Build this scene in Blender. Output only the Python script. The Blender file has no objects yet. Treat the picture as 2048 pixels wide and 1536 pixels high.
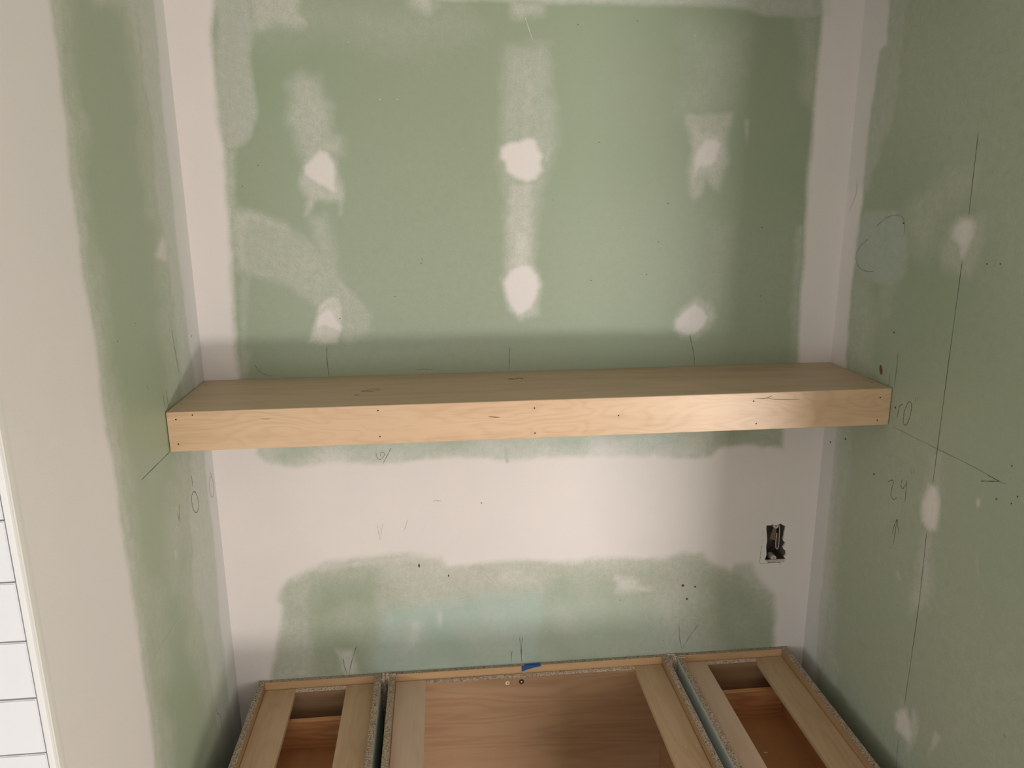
import bpy, bmesh, math, random
import numpy as np
from mathutils import Vector, Matrix
random.seed(4)
rng = np.random.default_rng(7)
S = bpy.context.scene
COL = S.collection

# ---------------------------------------------------------------- camera
F = 1521.3
PIT, YAW, ROL = 0.24382, 0.09723, -0.00755
CAM = np.array([0.4996, -1.63205, 1.99158])
fw = np.array([math.sin(YAW)*math.cos(PIT), math.cos(YAW)*math.cos(PIT), -math.sin(PIT)])
rt = np.array([math.cos(YAW), -math.sin(YAW), 0.0]); up = np.cross(rt, fw)
RT = math.cos(ROL)*rt + math.sin(ROL)*up
UP = -math.sin(ROL)*rt + math.cos(ROL)*up
cam = bpy.data.cameras.new('camera'); co = bpy.data.objects.new('camera', cam); COL.objects.link(co)
cam.sensor_fit = 'HORIZONTAL'; cam.sensor_width = 36.0; cam.lens = F/2048*36.0
cam.clip_start = 0.02
co.matrix_world = Matrix(((RT[0], UP[0], -fw[0], CAM[0]), (RT[1], UP[1], -fw[1], CAM[1]), (RT[2], UP[2], -fw[2], CAM[2]), (0, 0, 0, 1)))
S.camera = co

# ---------------------------------------------------------------- light
w = bpy.data.worlds.new('world'); S.world = w; w.use_nodes = True
w.node_tree.nodes['Background'].inputs[0].default_value = (0.75, 0.85, 1.0, 1)
w.node_tree.nodes['Background'].inputs[1].default_value = 0.6
def area(name, loc, look, sx, sy, power, col, spread=180):
    l = bpy.data.lights.new(name, 'AREA'); l.shape = 'RECTANGLE'; l.size = sx; l.size_y = sy
    l.energy = power; l.color = col; l.spread = math.radians(spread)
    o = bpy.data.objects.new(name, l); COL.objects.link(o); o.location = loc
    d = Vector(look) - Vector(loc); o.rotation_euler = d.to_track_quat('-Z', 'Y').to_euler()
    return o
WX0, WX1, WZ0, WZ1 = 2.35, 3.75, 0.10, 2.30         # the patio window behind the camera, to the right
area('window_daylight', ((WX0+WX1)/2, -3.93, (WZ0+WZ1)/2), ((WX0+WX1)/2, 0, (WZ0+WZ1)/2), WX1-WX0, WZ1-WZ0, 52, (1.0, 0.985, 0.98))
area('sunlit_terrace_bounce', ((WX0+WX1)/2, -3.93, 0.32), (1.0, 0, 1.0), WX1-WX0, 0.40, 74, (1.0, 0.96, 0.93))
area('side_fill_light', (-0.4, -3.93, 1.45), (-0.4, 0, 1.45), 1.2, 1.1, 12, (0.96, 0.98, 1.0))  # added fill lamp to raise the ambient level, no window known here
area('left_fill_light', (-1.71, -2.5, 1.35), (0, -2.5, 1.35), 1.1, 1.2, 16, (0.96, 0.98, 1.0))  # added fill lamp to brighten the right wall, window is made up
S.view_settings.view_transform = 'Standard'; S.view_settings.look = 'None'
S.view_settings.gamma = 1.0; S.view_settings.use_curve_mapping = False
S.view_settings.exposure = 0.26

# ---------------------------------------------------------------- measures (metres)
W = 1.397; ZC = 0.879; HC = 2.44; YF = -0.749
SD, SZ, SH = 0.2458, 1.6122, 0.0758

def unp(q, axis, val):
    """point of the plane axis=val lying behind photo position q"""
    d = fw + (q[0]-1024)/F*RT - (q[1]-768)/F*UP
    return CAM + (val-CAM[axis])/d[axis]*d

# ---------------------------------------------------------------- helpers
def wloc(o):
    v = Vector((0, 0, 0))
    while o: v += o.location; o = o.parent
    return v
def link(name, me, mat, parent=None, kind=None, label=None):
    o = bpy.data.objects.new(name, me); COL.objects.link(o)
    if mat: me.materials.append(mat)
    if parent:
        o.parent = parent; me.transform(Matrix.Translation(-wloc(parent)))
    if kind: o['kind'] = kind
    if label: o['label'] = label
    return o
def pydata(name, V, Fc, mat, parent=None, kind=None, label=None, smooth=False):
    me = bpy.data.meshes.new(name); me.from_pydata([tuple(map(float, v)) for v in V], [], Fc); me.update()
    bm = bmesh.new(); bm.from_mesh(me); bmesh.ops.recalc_face_normals(bm, faces=bm.faces); bm.to_mesh(me); bm.free()
    if smooth: me.shade_smooth()
    return link(name, me, mat, parent, kind, label)
def box(name, x0, x1, y0, y1, z0, z1, mat, parent=None, bev=0.0006, kind=None, label=None, mats=None):
    bm = bmesh.new(); bmesh.ops.create_cube(bm, size=1)
    for v in bm.verts:
        v.co = ((x0+x1)/2+v.co.x*(x1-x0), (y0+y1)/2+v.co.y*(y1-y0), (z0+z1)/2+v.co.z*(z1-z0))
    if mats:   # extra material on chosen face directions: {'+z': slot}
        bm.normal_update()
        for f in bm.faces:
            n = f.normal
            for k, s in mats[1].items():
                a = 'xyz'.index(k[1]); sg = 1 if k[0] == '+' else -1
                if n[a]*sg > 0.9: f.material_index = s
    if bev: bmesh.ops.bevel(bm, geom=list(bm.edges), offset=bev, segments=2, affect='EDGES', profile=0.5)
    me = bpy.data.meshes.new(name); bm.to_mesh(me); bm.free()
    o = link(name, me, mat, parent, kind, label)
    if mats:
        for m in mats[0]: me.materials.append(m)
    return o
def thing(name, label, cat, loc, group=None):
    o = bpy.data.objects.new(name, None); COL.objects.link(o); o.location = loc; o.empty_display_size = 0.05
    o['label'] = label; o['category'] = cat
    if group: o['group'] = group
    return o
def tube(name, pts, r, mat, parent=None, seg=8, label=None):
    P = [Vector(p) for p in pts]; V = []; Fc = []
    for i, p in enumerate(P):
        t = (P[min(i+1, len(P)-1)]-P[max(i-1, 0)]).normalized()
        a = t.cross(Vector((0.13, 1, 0.21))).normalized(); b = t.cross(a)
        for k in range(seg):
            an = 2*math.pi*k/seg; V.append(p+a*(r*math.cos(an))+b*(r*math.sin(an)))
    for i in range(len(P)-1):
        for k in range(seg): Fc.append((i*seg+k, i*seg+(k+1) % seg, (i+1)*seg+(k+1) % seg, (i+1)*seg+k))
    Fc.append(tuple(range(seg))); Fc.append(tuple((len(P)-1)*seg+k for k in range(seg)))
    return pydata(name, V, Fc, mat, parent, label=label, smooth=True)
def disc(name, c, n, rad, th, mat, parent=None, seg=12, sx=1, sz=1, label=None):
    """short cylinder at c facing n (axis letter with sign)"""
    n = Vector(n); a = n.orthogonal().normalized()
    if abs(n.z) < .5: a = Vector((0, 0, 1)).cross(n).normalized()
    b = n.cross(a); V = []; c = Vector(c)
    for l in (0, th):
        for k in range(seg):
            an = 2*math.pi*k/seg; V.append(c+n*l+a*(rad*sx*math.cos(an))+b*(rad*sz*math.sin(an)))
    Fc = [tuple(range(seg)), tuple(seg+k for k in range(seg))]+[(k, (k+1) % seg, seg+(k+1) % seg, seg+k) for k in range(seg)]
    return pydata(name, V, Fc, mat, parent, label=label)

# ---------------------------------------------------------------- materials
def base(name, rough=0.5, spec=0.5):
    m = bpy.data.materials.new(name); m.use_nodes = True; nt = m.node_tree
    b = nt.nodes['Principled BSDF']; b.inputs['Roughness'].default_value = rough
    b.inputs['Specular IOR Level'].default_value = spec
    return m, nt, b
def N(nt, t, **k):
    n = nt.nodes.new(t)
    for a, v in k.items():
        if a.startswith('i_'): n.inputs[a[2:].replace('_', ' ')].default_value = v
        else: setattr(n, a, v)
    return n
def ramp(nt, src, stops):
    r = nt.nodes.new('ShaderNodeValToRGB'); e = r.color_ramp.elements
    while len(e) < len(stops): e.new(0.5)
    for el, (p, c) in zip(e, stops): el.position = p; el.color = (*c, 1)
    nt.links.new(src, r.inputs[0]); return r.outputs[0]
def mth(nt, op, a, b=None, c=None, clamp=False):
    n = nt.nodes.new('ShaderNodeMath'); n.operation = op; n.use_clamp = clamp
    for i, v in enumerate((a, b, c)):
        if v is None: continue
        if isinstance(v, (int, float)): n.inputs[i].default_value = v
        else: nt.links.new(v, n.inputs[i])
    return n.outputs[0]
def mix(nt, f, a, b, mode='MIX'):
    n = nt.nodes.new('ShaderNodeMix'); n.data_type = 'RGBA'; n.blend_type = mode
    for i, v in ((0, f), (6, a), (7, b)):
        if isinstance(v, (int, float)): n.inputs[i].default_value = v
        elif isinstance(v, tuple): n.inputs[i].default_value = (*v, 1)
        else: nt.links.new(v, n.inputs[i])
    return n.outputs[2]
def noise(nt, vec, scale, detail=3, rough=0.5, dist=0):
    n = N(nt, 'ShaderNodeTexNoise'); n.inputs['Scale'].default_value = scale; n.inputs['Detail'].default_value = detail
    n.inputs['Roughness'].default_value = rough; n.inputs['Distortion'].default_value = dist
    nt.links.new(vec, n.inputs['Vector']); return n.outputs['Fac']
def geo_pos(nt, scale=(1, 1, 1), off=(0, 0, 0), rot=(0, 0, 0)):
    g = N(nt, 'ShaderNodeNewGeometry') if False else N(nt, 'ShaderNodeTexCoord')
    mp = N(nt, 'ShaderNodeMapping'); mp.inputs['Scale'].default_value = scale; mp.inputs['Location'].default_value = off
    mp.inputs['Rotation'].default_value = rot
    nt.links.new(g.outputs['Object'], mp.inputs['Vector']); return mp.outputs['Vector']
def bump(nt, b, h, strength, dist):
    n = N(nt, 'ShaderNodeBump'); n.inputs['Strength'].default_value = strength; n.inputs['Distance'].default_value = dist
    nt.links.new(h, n.inputs['Height']); nt.links.new(n.outputs[0], b.inputs['Normal'])

def plain(name, col, rough=0.5, spec=0.5, var=0.06, sc=40, metallic=0):
    m, nt, b = base(name, rough, spec); v = geo_pos(nt)
    f = noise(nt, v, sc, 4)
    c = ramp(nt, f, [(0.25, tuple(x*(1-var) for x in col)), (0.75, tuple(min(1, x*(1+var)) for x in col))])
    nt.links.new(c, b.inputs['Base Color']); b.inputs['Metallic'].default_value = metallic
    return m

GREEN = (0.288, 0.340, 0.230); OLIVE = (0.288, 0.335, 0.225); AQUA = (0.335, 0.435, 0.365); MUD = (0.750, 0.678, 0.642)
GREYB = (0.50, 0.52, 0.50)
def wallpaint(name):
    """green moisture board under joint compound: coverage comes from the 'paint' attribute"""
    m, nt, b = base(name, 0.5, 0.4)
    at = N(nt, 'ShaderNodeAttribute'); at.attribute_name = 'paint'
    sp = N(nt, 'ShaderNodeSeparateColor'); nt.links.new(at.outputs['Color'], sp.inputs[0])
    mud, aqua, blue = sp.outputs[0], sp.outputs[1], sp.outputs[2]
    v = geo_pos(nt)
    g1 = noise(nt, v, 330, 4, 0.65); g2 = noise(nt, v, 70, 4, 0.6, 0.4); g3 = noise(nt, v, 2.3, 3)
    vs = geo_pos(nt, (220, 220, 18)); g4 = noise(nt, vs, 1.0, 3, 0.6)
    gr = mth(nt, 'ADD', mth(nt, 'MULTIPLY', mth(nt, 'SUBTRACT', g1, 0.5), 1.2), mth(nt, 'MULTIPLY', mth(nt, 'SUBTRACT', g2, 0.5), 0.85))
    gr = mth(nt, 'ADD', gr, mth(nt, 'MULTIPLY', mth(nt, 'SUBTRACT', g4, 0.5), 0.25))
    amp = mth(nt, 'MULTIPLY', mth(nt, 'MULTIPLY', mud, mth(nt, 'SUBTRACT', 1.0, mud)), 2.4)
    c = mth(nt, 'ADD', mud, mth(nt, 'MULTIPLY', gr, amp), clamp=True)
    green = mix(nt, ramp(nt, g3, [(0.35, (0, 0, 0)), (0.65, (1, 1, 1))]), GREEN, OLIVE)
    fib = noise(nt, v, 900, 2)
    green = mix(nt, aqua, green, AQUA)
    mudc = mix(nt, ramp(nt, noise(nt, v, 6, 4), [(0.3, (0, 0, 0)), (0.7, (1, 1, 1))]), MUD, tuple(x*y for x, y in zip(MUD, (0.96, 0.975, 0.99))))
    mudc = mix(nt, blue, mudc, GREYB)
    col = mix(nt, c, green, mudc)
    k = ramp(nt, fib, [(0.3, (0.94, 0.94, 0.94)), (0.7, (1.05, 1.05, 1.05))])
    spk = ramp(nt, noise(nt, v, 120, 2), [(0.18, (0.45, 0.4, 0.33)), (0.215, (1, 1, 1))])
    col = mix(nt, 1.0, col, k, 'MULTIPLY'); col = mix(nt, mth(nt, 'SUBTRACT', 1.0, c, clamp=True), col, mix(nt, 1.0, col, spk, 'MULTIPLY'))
    nt.links.new(col, b.inputs['Base Color'])
    r = mth(nt, 'ADD', 0.42, mth(nt, 'MULTIPLY', c, 0.16)); nt.links.new(r, b.inputs['Roughness'])
    h = mth(nt, 'ADD', mth(nt, 'MULTIPLY', c, 0.6), mth(nt, 'MULTIPLY', noise(nt, v, 260, 3), 0.35))
    h = mth(nt, 'ADD', h, mth(nt, 'MULTIPLY', noise(nt, v, 9, 2), 1.2))
    bump(nt, b, h, 0.35, 0.0012)
    return m
def wood(name, c_lo, c_hi, axis, band=7.0, contrast=0.5, rough=0.45, seed=0.0, stretch=9.0, freq=1.0, spec=0.4):
    """veneer with growth bands; axis = direction of the grain"""
    m, nt, b = base(name, rough, spec)
    s = [stretch*freq]*3; s['xyz'.index(axis)] = freq
    v = geo_pos(nt, tuple(s), (seed, seed*1.7, seed*0.6))
    f = noise(nt, v, 1.0, 2, 0.45, 0.25)
    rings = mth(nt, 'ADD', mth(nt, 'MULTIPLY', mth(nt, 'SINE', mth(nt, 'MULTIPLY', f, band*6.283)), 0.5), 0.5)
    rings = mth(nt, 'POWER', rings, 1.8)
    s2 = [420]*3; s2['xyz'.index(axis)] = 14
    fib = noise(nt, geo_pos(nt, tuple(s2), (seed*3, 0, seed)), 1.0, 3, 0.6)
    s3 = [30]*3; s3['xyz'.index(axis)] = 2.5
    bl = noise(nt, geo_pos(nt, tuple(s3), (seed*2, seed, 0)), 1.0, 3, 0.55)
    t = mth(nt, 'ADD', mth(nt, 'MULTIPLY', rings, contrast), mth(nt, 'MULTIPLY', mth(nt, 'SUBTRACT', fib, 0.5), 0.7))
    t = mth(nt, 'ADD', t, mth(nt, 'MULTIPLY', mth(nt, 'SUBTRACT', bl, 0.42), 1.3), clamp=True)
    nt.links.new(mix(nt, t, c_hi, c_lo), b.inputs['Base Color'])
    bump(nt, b, mth(nt, 'ADD', rings, fib), 0.12, 0.0006)
    return m
def chipboard(name, dark, mid, light, sc=620):
    m, nt, b = base(name, 0.85, 0.2); v = geo_pos(nt, (1, 1, 1))
    vo = N(nt, 'ShaderNodeTexVoronoi'); vo.inputs['Scale'].default_value = sc; nt.links.new(v, vo.inputs['Vector'])
    sp = N(nt, 'ShaderNodeSeparateColor'); nt.links.new(vo.outputs['Color'], sp.inputs[0])
    f = mth(nt, 'ADD', mth(nt, 'MULTIPLY', sp.outputs[0], 0.65), mth(nt, 'MULTIPLY', noise(nt, v, sc*1.3, 4, 0.7), 0.4))
    c = ramp(nt, f, [(0.2, dark), (0.45, mid), (0.85, light)])
    nt.links.new(c, b.inputs['Base Color']); bump(nt, b, f, 0.8, 0.002); return m

M = {}
M['wall'] = wallpaint('green_board_with_joint_compound')
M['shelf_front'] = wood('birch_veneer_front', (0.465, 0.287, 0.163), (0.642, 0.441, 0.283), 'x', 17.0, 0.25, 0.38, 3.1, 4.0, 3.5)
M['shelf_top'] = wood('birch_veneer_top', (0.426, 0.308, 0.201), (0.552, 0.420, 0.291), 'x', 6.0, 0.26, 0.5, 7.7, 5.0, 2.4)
M['maple_x_shaded'] = wood('maple_veneer_across_shaded', (0.248, 0.136, 0.071), (0.352, 0.215, 0.124), 'x', 11, 0.34, 0.45, 1.3, 9, 1.3)  # maple darkened: cabinet interior shade put into the colour
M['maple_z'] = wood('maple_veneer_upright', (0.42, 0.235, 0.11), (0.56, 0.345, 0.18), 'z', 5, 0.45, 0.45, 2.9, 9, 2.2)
M['maple_rail_lit'] = wood('maple_veneer_rail_lit', (0.441, 0.266, 0.135), (0.580, 0.373, 0.205), 'x', 6, 0.35, 0.45, 9.3, 9, 1.5)  # same maple veneer made lighter: lit tone of the rear rail in the colour
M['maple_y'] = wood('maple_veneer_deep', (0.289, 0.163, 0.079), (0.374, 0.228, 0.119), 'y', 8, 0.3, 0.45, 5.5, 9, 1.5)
M['rail_a'] = wood('birch_strip_warm', (0.390, 0.253, 0.144), (0.514, 0.359, 0.220), 'y', 8, 0.28, 0.5, 11.3, 7, 2.2)
M['rail_b'] = wood('birch_strip_pale', (0.458, 0.320, 0.229), (0.597, 0.440, 0.327), 'y', 6, 0.22, 0.5, 17.2, 7, 2.0)
M['drawer'] = wood('drawer_veneer', (0.374, 0.155, 0.059), (0.605, 0.301, 0.134), 'x', 9, 0.5, 0.4, 8.8, 12, 2.2)
M['drawer_bottom'] = wood('drawer_bottom_veneer', (0.406, 0.181, 0.071), (0.484, 0.234, 0.099), 'y', 3, 0.25, 0.45, 6.1, 8, 1.0)
M['chip'] = chipboard('chipboard_edge', (0.12, 0.08, 0.05), (0.36, 0.285, 0.21), (0.60, 0.50, 0.39))
M['chip_pale'] = chipboard('chipboard_torn_edge', (0.34, 0.23, 0.15), (0.62, 0.49, 0.39), (0.86, 0.76, 0.66), 420)
M['melamine'] = plain('white_melamine', (0.62, 0.66, 0.63), 0.4, 0.5, 0.02)
M['tile'] = plain('white_glazed_tile', (0.76, 0.75, 0.78), 0.25, 0.5, 0.008, 5)
M['grout'] = plain('grey_grout', (0.42, 0.39, 0.38), 0.9, 0.1, 0.12, 300)
M['trim'] = plain('white_edge_trim', (0.76, 0.74, 0.735), 0.4, 0.5, 0.01)
M['plaster'] = plain('white_plaster', (0.66, 0.63, 0.59), 0.7, 0.3, 0.03, 8)
M['board'] = plain('bare_green_board', (0.30, 0.35, 0.25), 0.6, 0.3, 0.05, 6)
M['gypsum'] = plain('gypsum_core', (0.66, 0.60, 0.53), 0.95, 0.1, 0.15, 300)
M['floor'] = wood('subfloor_boards', (0.34, 0.24, 0.15), (0.50, 0.38, 0.25), 'y', 5, 0.5, 0.6, 4.0, 6, 1.0)
M['skim'] = plain('thin_pale_smear', (0.48, 0.54, 0.46), 0.7, 0.3, 0.1, 300)
M['pencil'] = plain('graphite', (0.085, 0.088, 0.075), 0.6, 0.3, 0.2, 500)
M['pencil_soft'] = plain('graphite_faint', (0.17, 0.18, 0.145), 0.6, 0.3, 0.2, 500)
M['pencil_onmud'] = plain('graphite_faint_on_compound', (0.36, 0.31, 0.28), 0.6, 0.3, 0.2, 500)
M['hole'] = plain('dark_hole', (0.035, 0.022, 0.012), 0.9, 0.05, 0.2, 300)
M['ding'] = plain('torn_board_paper', (0.13, 0.075, 0.04), 0.9, 0.1, 0.3, 400)
M['scrape'] = plain('brown_paper_tear', (0.17, 0.085, 0.05), 0.9, 0.1, 0.25, 400)
M['boxplastic'] = plain('grey_box_plastic', (0.16, 0.135, 0.115), 0.5, 0.4, 0.08, 60)
M['tab'] = plain('pale_box_plastic', (0.50, 0.46, 0.40), 0.5, 0.4, 0.05, 60)
M['wire_white'] = plain('cream_wire_sheath', (0.62, 0.47, 0.40), 0.45, 0.4, 0.05)
M['kraft'] = plain('kraft_paper', (0.30, 0.20, 0.125), 0.85, 0.2, 0.1, 200)
M['tape'] = plain('blue_painters_tape', (0.020, 0.09, 0.27), 0.6, 0.3, 0.08, 300)
M['screw'] = plain('dark_screw_steel', (0.035, 0.025, 0.02), 0.3, 0.6, 0.1, 200, 0.7)
M['anchor'] = plain('pale_filler_plug', (0.72, 0.60, 0.46), 0.6, 0.3, 0.15, 400)
M['dust'] = plain('sawdust', (0.74, 0.58, 0.40), 0.9, 0.1, 0.1, 400)

# ---------------------------------------------------------------- wall paint fields
def wob(U, V, amp, seed, lo=0.02, hi=0.22):
    r = np.random.default_rng(seed); o = np.zeros_like(U)
    for k in range(9):
        f = lo*(hi/lo)**(k/8); a = r.uniform(0, 6.28); p = r.uniform(0, 6.28)
        o += np.sin((U*math.cos(a)+V*math.sin(a))*f+p)*(lo/f)**0.45
    return o*amp/1.8
def sd(U, V, poly):
    P = np.array(poly, float); d = np.full(U.shape, 1e9); ins = np.zeros(U.shape, bool)
    for i in range(len(P)):
        a = P[i-1]; b = P[i]; e = b-a; wx = U-a[0]; wy = V-a[1]
        t = np.clip((wx*e[0]+wy*e[1])/(e@e+1e-9), 0, 1)
        d = np.minimum(d, (wx-e[0]*t)**2+(wy-e[1]*t)**2)
        c = ((a[1] > V) != (b[1] > V))
        with np.errstate(divide='ignore', invalid='ignore'):
            xi = (b[0]-a[0])*(V-a[1])/(b[1]-a[1]+1e-12)+a[0]
        ins ^= c & (U < xi)
    d = np.sqrt(d); return np.where(ins, -d, d)
def soft(U, V, poly, s=6, wb=3, seed=1):
    """1 inside the outline, falling to 0 over about s pixels of the photo"""
    d = sd(U, V, poly)+wob(U, V, wb, seed)
    t = np.clip(0.5-d/(2*s), 0, 1); return t*t*(3-2*t)
class Paint:
    def __init__(s, P):
        d = P-CAM; z = d@fw
        z = np.maximum(z, 0.05)
        s.U = 1024+F*(d@RT)/z; s.V = 768-F*(d@UP)/z
        s.m = np.zeros(len(P)); s.a = np.zeros(len(P)); s.b = np.zeros(len(P)); s.k = 10
    def add(s, c, poly, so=6, wb=3, a=0, b=0):
        s.k += 1; f = soft(s.U, s.V, poly, so, wb, s.k)
        s.m = s.m+(c-s.m)*f*(1 if True else 0) if c is not None else s.m
        if a: s.a = np.maximum(s.a, a*f)
        if b: s.b = np.maximum(s.b, b*f)
    def up(s, c, poly, so=6, wb=3, b=0):            # only ever thickens
        so = so*1.7+1
        s.k += 1; f = soft(s.U, s.V, poly, so, wb, s.k); s.m = np.maximum(s.m, c*f)
        if b: s.b = np.maximum(s.b, b*f)
    def haze(s, c, x, y, rx, ry, rot=0):
        ca, sa = math.cos(rot), math.sin(rot); dx = s.U-x; dy = s.V-y
        q = ((dx*ca+dy*sa)/rx)**2+((-dx*sa+dy*ca)/ry)**2
        s.m = s.m+(1-s.m)*c*np.exp(-q)

def paint_back(P):
    p = Paint(P); A = p.up
    p.m += 0.05+0.03*wob(p.U, p.V, 1, 3, 0.004, 0.02)
    # faint clouds
    A(.16, [(440,0),(900,0),(960,60),(800,120),(640,60),(520,90),(440,60)], 40, 8)
    A(.46, [(430,-80),(505,-80),(500,0),(506,60),(503,130),(509,220),(502,268),(487,292),(452,302),(430,200)], 5, 3, b=.5)
    A(.42, [(500,-60),(600,-60),(608,20),(626,50),(600,62),(550,46),(500,62)], 10, 5)
    A(.34, [(448,300),(474,296),(472,360),(468,420),(455,420)], 6, 3)
    A(.45, [(800,-60),(870,-60),(872,10),(860,28),(840,20),(820,5)], 12, 4)
    A(.30, [(463,418),(500,420),(560,443),(622,490),(680,562),(722,602),(748,636),(752,664),(700,690),(650,650),(620,600),(585,580),(540,562),(486,552),(470,545)], 9, 4)
    A(.42, [(463,418),(500,420),(560,443),(600,472),(560,462),(500,440),(490,470),(505,545),(476,545),(468,470)], 10, 4)
    A(.40, [(600,470),(625,490),(680,560),(748,636),(745,642),(690,590),(630,510)], 7, 2)
    A(.30, [(622,440),(650,430),(668,500),(690,580),(660,590),(640,520)], 12, 3)
    A(.22, [(480,545),(500,560),(494,700),(498,760),(478,760)], 6, 2)
    A(.26, [(478,700),(500,700),(496,760),(480,760)], 5, 2)
    # top joint
    A(.46, [(860,-80),(870,3),(1070,4),(1300,9),(1450,13),(1500,20),(1530,32),(1600,35),(1660,30),(1660,-80)], 4, 1.5, b=.35)
    A(.9, [(300,-200),(1800,-200),(1800,-90),(300,-90)], 10, 3)
    # screw column in the middle
    A(.27, [(1008,90),(1100,86),(1112,200),(1110,290),(1085,360),(1070,420),(1066,530),(1010,530),(1006,420),(1002,330),(1002,200)], 12, 5)
    A(.36, [(1030,110),(1085,110),(1090,230),(1060,280),(1020,230)], 24, 8)
    A(.34, [(1028,6),(1086,6),(1086,28),(1050,34),(1028,30)], 9, 4)
    A(.45, [(1012,362),(1066,362),(1070,440),(1062,530),(1012,560),(1012,460)], 9, 4)
    A(.62, [(1024,460),(1064,450),(1066,530),(1040,560),(1014,560),(1016,510)], 14, 4)
    A(.42, [(1086,285),(1112,292),(1100,318),(1086,340)], 6, 3)
    A(.96, [(1004,296),(1021,284),(1039,283),(1054,274),(1071,277),(1081,299),(1089,311),(1084,325),(1086,341),(1074,357),(1054,365),(1033,357),(1013,341),(1010,325),(1001,316)], 5, 2)
    A(.5, [(1005,560),(1030,525),(1066,525),(1082,570),(1072,625),(1040,640),(1012,620)], 7, 3)
    A(.97, [(1045,530),(1060,533),(1072,550),(1078,570),(1072,600),(1065,620),(1045,628),(1035,632),(1020,615),(1012,600),(1010,585),(1008,565),(1020,545),(1032,538)], 5, 2)
    # left screw column
    A(.36, [(575,172),(600,152),(632,160),(656,200),(668,270),(684,276),(684,306),(660,320),(606,340),(598,300),(582,240)], 13, 6)
    A(.42, [(596,165),(626,165),(650,230),(655,290),(615,300),(605,230)], 14, 6)
    A(.46, [(603,345),(606,318),(626,296),(666,300),(680,330),(687,370),(684,400),(655,402),(640,400),(625,410),(612,402),(600,372)], 6, 4)
    A(.4, [(612,396),(632,396),(628,414),(616,430),(610,430)], 5, 4); A(.3, [(676,390),(686,388),(684,430),(678,430)], 4, 3)
    A(.93, [(628,310),(640,298),(655,304),(668,325),(672,345),(672,370),(678,385),(668,390),(650,378),(625,362),(608,350),(607,335),(618,322)], 5, 2)
    A(.62, [(664,589),(678,595),(686,619),(688,643),(682,663),(674,686),(649,689),(620,683),(623,660),(631,631),(640,608)], 4, 2)
    A(.93, [(652,614),(664,617),(672,631),(684,652),(681,663),(664,660),(649,656),(631,662),(628,655),(634,631)], 4, 1.5)
    # right screw column
    A(.17, [(1380,60),(1500,60),(1470,220),(1370,220)], 30, 8)
    A(.36, [(1366,229),(1462,227),(1456,290),(1457,325),(1449,350),(1437,382),(1426,376),(1412,358),(1405,388),(1390,402),(1378,388),(1378,330),(1384,300),(1371,258)], 5, 3)
    A(.5, [(1385,258),(1450,262),(1456,320),(1440,345),(1404,352),(1384,390),(1378,360),(1386,300)], 7, 3)
    A(.9, [(1410,274),(1434,275),(1446,287),(1442,305),(1436,322),(1422,335),(1401,337),(1388,350),(1386,316),(1391,299),(1401,288)], 6, 2)
    A(.3, [(1488,240),(1500,239),(1497,262),(1494,290),(1490,262)], 2, 1)
    A(.16, [(1420,440),(1475,440),(1455,610),(1395,620)], 18, 5)
    A(.42, [(1388,597),(1420,606),(1430,634),(1414,660),(1395,682),(1355,680),(1344,650),(1356,622)], 6, 3)
    A(.93, [(1390,606),(1407,617),(1419,634),(1410,652),(1395,666),(1381,672),(1363,669),(1351,658),(1352,640),(1366,622)], 4, 2)
    # right corner tape
    A(.24, [(1590,30),(1650,30),(1640,200),(1610,200)], 14, 5); A(.3, [(1590,450),(1612,450),(1606,590),(1586,570)], 7, 4)
    A(.28, [(1583,560),(1604,560),(1598,730),(1576,730)], 8, 4)
    A(1.0, [(1643,-200),(1643,0),(1645,30),(1639,88),(1633,146),(1627,220),(1623,287),(1617,337),(1613,419),(1608,482),(1607,526),(1601,584),(1597,643),(1594,730),(1590,800),(1900,800),(1900,-200)], 5, 1.2)
    # left corner tape
    A(1.0, [(200,-200),(428,-200),(432,0),(424,60),(432,130),(443,240),(452,300),(456,380),(461,420),(462,480),(466,560),(471,650),(478,750),(482,800),(200,800)], 7, 2)
    # wide joint below the shelf
    below = soft(p.U, p.V, [(100,815),(1900,740),(1900,1700),(100,1700)], 6, 0, 2)
    g1 = soft(p.U, p.V, [(514,780),(514,905),(528,922),(545,930),(590,934),(640,925),(720,927),(800,925),(850,917),(900,914),(1000,919),(1100,918),(1170,914),(1250,911),(1330,913),(1422,912),(1440,899),(1500,893),(1568,898),(1572,780)], 7, 3, 61)
    g2 = soft(p.U, p.V, [(540,1400),(548,1330),(556,1300),(562,1258),(568,1212),(558,1200),(578,1158),(610,1142),(634,1132),(650,1124),(700,1118),(760,1109),(800,1105),(880,1110),(900,1132),(930,1128),(1000,1122),(1080,1125),(1180,1120),(1250,1113),(1330,1116),(1370,1104),(1405,1108),(1425,1130),(1462,1147),(1474,1134),(1500,1131),(1518,1160),(1551,1190),(1553,1250),(1545,1300),(1538,1420)], 9, 3, 62)
    v1 = 0.30+0.10*wob(p.U, p.V, 1, 77, 0.02, 0.1)+0.25*np.clip((p.V-885)/40, 0, 1)
    v1 = v1-0.18*soft(p.U, p.V, [(540,860),(660,860),(640,925),(560,930)], 20, 6, 71)+0.2*soft(p.U, p.V, [(1180,880),(1420,870),(1400,905),(1180,908)], 14, 6, 72)
    top = np.interp(p.U, [540,640,760,880,1000,1180,1370,1430,1480,1550], [1165,1128,1109,1115,1122,1120,1106,1135,1135,1190])
    v2 = 0.15+0.38*np.exp(-np.clip(p.V-top, 0, 999)/38)+0.05*wob(p.U, p.V, 1, 78, 0.02, 0.1)
    v2 += 0.20*soft(p.U, p.V, [(750,1130),(900,1125),(1100,1150),(1080,1175),(860,1200),(760,1210)], 22, 8, 73)
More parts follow.
